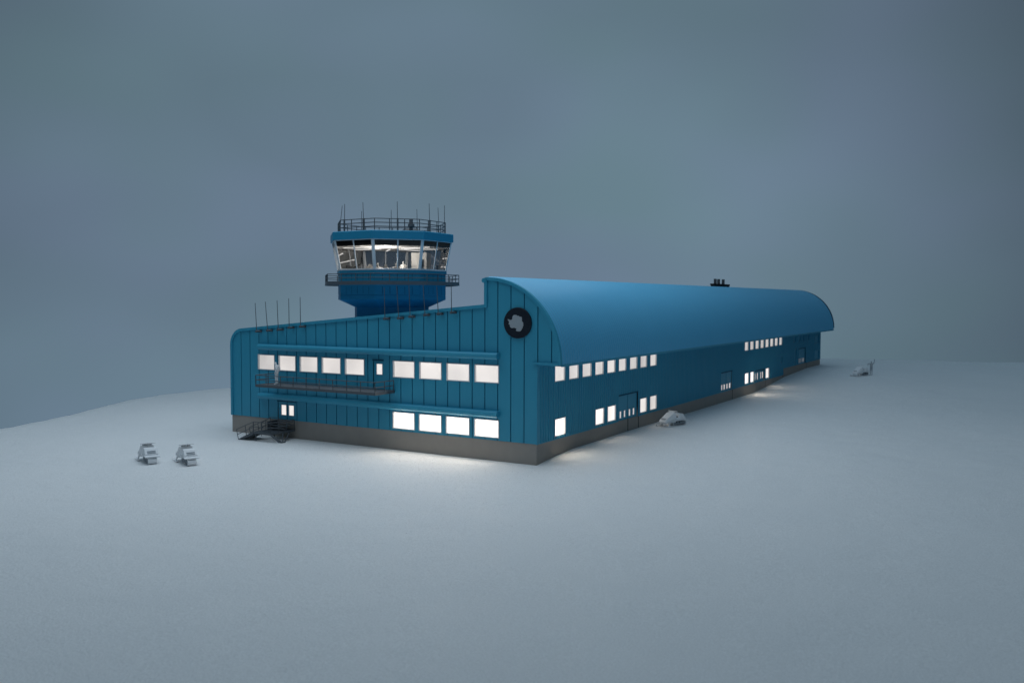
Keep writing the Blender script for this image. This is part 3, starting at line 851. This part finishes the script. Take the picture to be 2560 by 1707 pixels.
sit = dict(pel=(0,0,.52), wst=(-.02,0,.68), chest=(-.01,0,.90), neck=(.02,0,1.08), chin=(.05,0,1.16), head=(.05,0,1.26), crown=(.04,0,1.34), nose=(.15,0,1.24), hipL=(.02,.10,.50), hipR=(.02,-.10,.50), kneL=(.44,.12,.52), kneR=(.44,-.12,.52),
           ankL=(.46,.12,.09), ankR=(.46,-.12,.09), toeL=(.64,.13,.04), toeR=(.64,-.13,.04), shL=(0,.19,1.01), shR=(0,-.19,1.01), elL=(.12,.25,.80), elR=(.12,-.25,.80), wrL=(.36,.20,.83), wrR=(.36,-.20,.83), haL=(.45,.18,.84), haR=(.45,-.18,.84))
def chair(loc, rz, label):
    root = tag(empty('office_chair', loc, rz), label, 'chair', 'chairs in the tower cab')
    b = MB(); b.box((-.22,-.22,.36),(.22,.22,.42)); b.build('seat', INTGREY, root)
    b = MB(); b.box((-.28,-.2,.42),(-.23,.2,.95)); b.build('backrest', INTGREY, root)
    b = MB(); b.tube((0,0,.0),(0,0,.36),.05); b.build('leg', INTGREY, root)
for (x, y, rz, lab, lab2) in ((.95,-2.75,-80,'white seated figure at the tower cab glass, farther from the white core','grey chair under the seated tower figure farther from the white core'),
                              (2.10,-2.05,-45,'white seated figure at the tower cab glass, nearer the white core','grey chair under the seated tower figure nearer the white core')):
    person('person', (TX+x,TY+y,11.55), R(rz), sit, lab, INTWHITE, H=1.75)
    chair((TX+x,TY+y,11.55), R(rz), lab2)

# ------------------------------------------------------------------ light
w = bpy.data.worlds.new('World'); sc.world = w; w.use_nodes = True
nt = w.node_tree; L = nt.links.new
bg = nt.nodes['Background']
tc = nt.nodes.new('ShaderNodeTexCoord')
nv = nt.nodes.new('ShaderNodeVectorMath'); nv.operation = 'NORMALIZE'; L(tc.outputs['Generated'], nv.inputs[0])
dt = nt.nodes.new('ShaderNodeVectorMath'); dt.operation = 'DOT_PRODUCT'; dt.inputs[1].default_value = Vector((-.555,.825,-.06)).normalized()
L(nv.outputs['Vector'], dt.inputs[0])
ramp = nt.nodes.new('ShaderNodeMapRange'); ramp.interpolation_type = 'SMOOTHSTEP'
ramp.inputs['From Min'].default_value = .66; ramp.inputs['From Max'].default_value = 1.0
ramp.inputs['To Min'].default_value = .2; ramp.inputs['To Max'].default_value = 1.1
L(dt.outputs['Value'], ramp.inputs['Value'])
def wn(scale, detail, seed):
    mp = nt.nodes.new('ShaderNodeMapping'); mp.inputs['Location'].default_value = (seed, seed*.7, -seed); mp.inputs['Scale'].default_value = (1, 1, 1.7)
    L(nv.outputs['Vector'], mp.inputs['Vector'])
    n = nt.nodes.new('ShaderNodeTexNoise'); n.inputs['Scale'].default_value = scale; n.inputs['Detail'].default_value = detail; n.inputs['Roughness'].default_value = .45
    L(mp.outputs['Vector'], n.inputs['Vector']); return n
n1 = wn(3.2, 2, 3.1); n2 = wn(2.2, 2, 8.3)
mx = nt.nodes.new('ShaderNodeMix'); mx.data_type = 'RGBA'
mx.inputs['A'].default_value = (.130,.206,.252,1); mx.inputs['B'].default_value = (.141,.203,.278,1)
cr = nt.nodes.new('ShaderNodeMapRange'); cr.inputs['From Min'].default_value = .36; cr.inputs['From Max'].default_value = .64
L(n1.outputs['Fac'], cr.inputs['Value']); L(cr.outputs['Result'], mx.inputs['Factor'])
vr = nt.nodes.new('ShaderNodeMapRange'); vr.inputs['From Min'].default_value = .3; vr.inputs['From Max'].default_value = .7; vr.inputs['To Min'].default_value = .86; vr.inputs['To Max'].default_value = 1.14
L(n2.outputs['Fac'], vr.inputs['Value'])
mu = nt.nodes.new('ShaderNodeMath'); mu.operation = 'MULTIPLY'; L(vr.outputs['Result'], mu.inputs[0]); L(ramp.outputs['Result'], mu.inputs[1])
sz = nt.nodes.new('ShaderNodeSeparateXYZ'); L(nv.outputs['Vector'], sz.inputs[0])
zc = nt.nodes.new('ShaderNodeMath'); zc.operation = 'MAXIMUM'; zc.inputs[1].default_value = 0; L(sz.outputs['Z'], zc.inputs[0])
zp = nt.nodes.new('ShaderNodeMath'); zp.operation = 'POWER'; zp.inputs[1].default_value = 2.8; L(zc.outputs[0], zp.inputs[0])
za = nt.nodes.new('ShaderNodeMath'); za.operation = 'MULTIPLY_ADD'; za.inputs[1].default_value = 1.7; L(zp.outputs[0], za.inputs[0]); L(mu.outputs[0], za.inputs[2])
L(mx.outputs['Result'], bg.inputs['Color']); L(za.outputs[0], bg.inputs['Strength'])

def area(name, loc, target, size, power, color):
    l = bpy.data.lights.new(name, 'AREA'); l.shape = 'DISK'; l.size = size; l.energy = power; l.color = color
    o = bpy.data.objects.new(name, l); col.objects.link(o); o.location = loc
    o.rotation_euler = (Vector(target)-Vector(loc)).to_track_quat('-Z', 'Y').to_euler()
    return o
area('overhead_softbox', (-14,-3,43), (-14,-2,0), 54, 11000, (.82,.915,1.0))
# room light that falls out through the brightest ground floor windows
def spill(loc, target, w_, h_, power):
    l = bpy.data.lights.new('window_light', 'AREA'); l.shape = 'RECTANGLE'; l.size = w_; l.size_y = h_; l.energy = power; l.color = (1,.86,.70); l.spread = R(178)
    o = bpy.data.objects.new('window_light', l); col.objects.link(o); o.location = loc
    o.rotation_euler = (Vector(target)-Vector(loc)).to_track_quat('-Z', 'Z').to_euler(); return o
for a, b_ in LWIN: spill(((a+b_)/2, -.08, 2.02), ((a+b_)/2, -8.0, 1.0), 1.7, 1.0, 42)
for (a, b_), P in zip(SL, (46, 12, 9, 5, 5, 28, 28, 20)): spill((.08, (a+b_)/2, 2.02), (8.0, (a+b_)/2, 1.0), 1.25, 1.0, P)
l = bpy.data.lights.new('cab_lamp', 'POINT'); l.energy = 520; l.color = (1,.93,.86); l.shadow_soft_size = .5
o = bpy.data.objects.new('cab_lamp', l); col.objects.link(o); o.location = (TX+.6,TY-1.6,13.4)

# ------------------------------------------------------------------ camera
cam = bpy.data.cameras.new('Camera'); co = bpy.data.objects.new('Camera', cam); col.objects.link(co)
yaw, pitch, roll = -.5396, -.0453, .0025
f = Vector((math.sin(yaw)*math.cos(pitch), math.cos(yaw)*math.cos(pitch), math.sin(pitch)))
r = Vector((math.cos(yaw), -math.sin(yaw), 0)); u = r.cross(f)
r2 = r*math.cos(roll)+u*math.sin(roll); u2 = -r*math.sin(roll)+u*math.cos(roll)
M = Matrix((r2, u2, -f)).transposed()
co.rotation_euler = M.to_euler(); co.location = (26.0026,-46.3923,10.0033)
cam.sensor_width = 36; cam.sensor_fit = 'HORIZONTAL'; cam.lens = 30.791
cam.clip_start = .1; cam.clip_end = 2000
cam.dof.use_dof = True; cam.dof.focus_distance = 60; cam.dof.aperture_fstop = .33
sc.camera = co

sc.view_settings.view_transform = 'Standard'; sc.view_settings.look = 'None'
sc.view_settings.exposure = 0; sc.view_settings.gamma = 1; sc.view_settings.use_curve_mapping = False
sc.cycles.max_bounces = 8; sc.cycles.transparent_max_bounces = 12
sc.cycles.use_denoising = True
sc.cycles.sample_clamp_indirect = 6
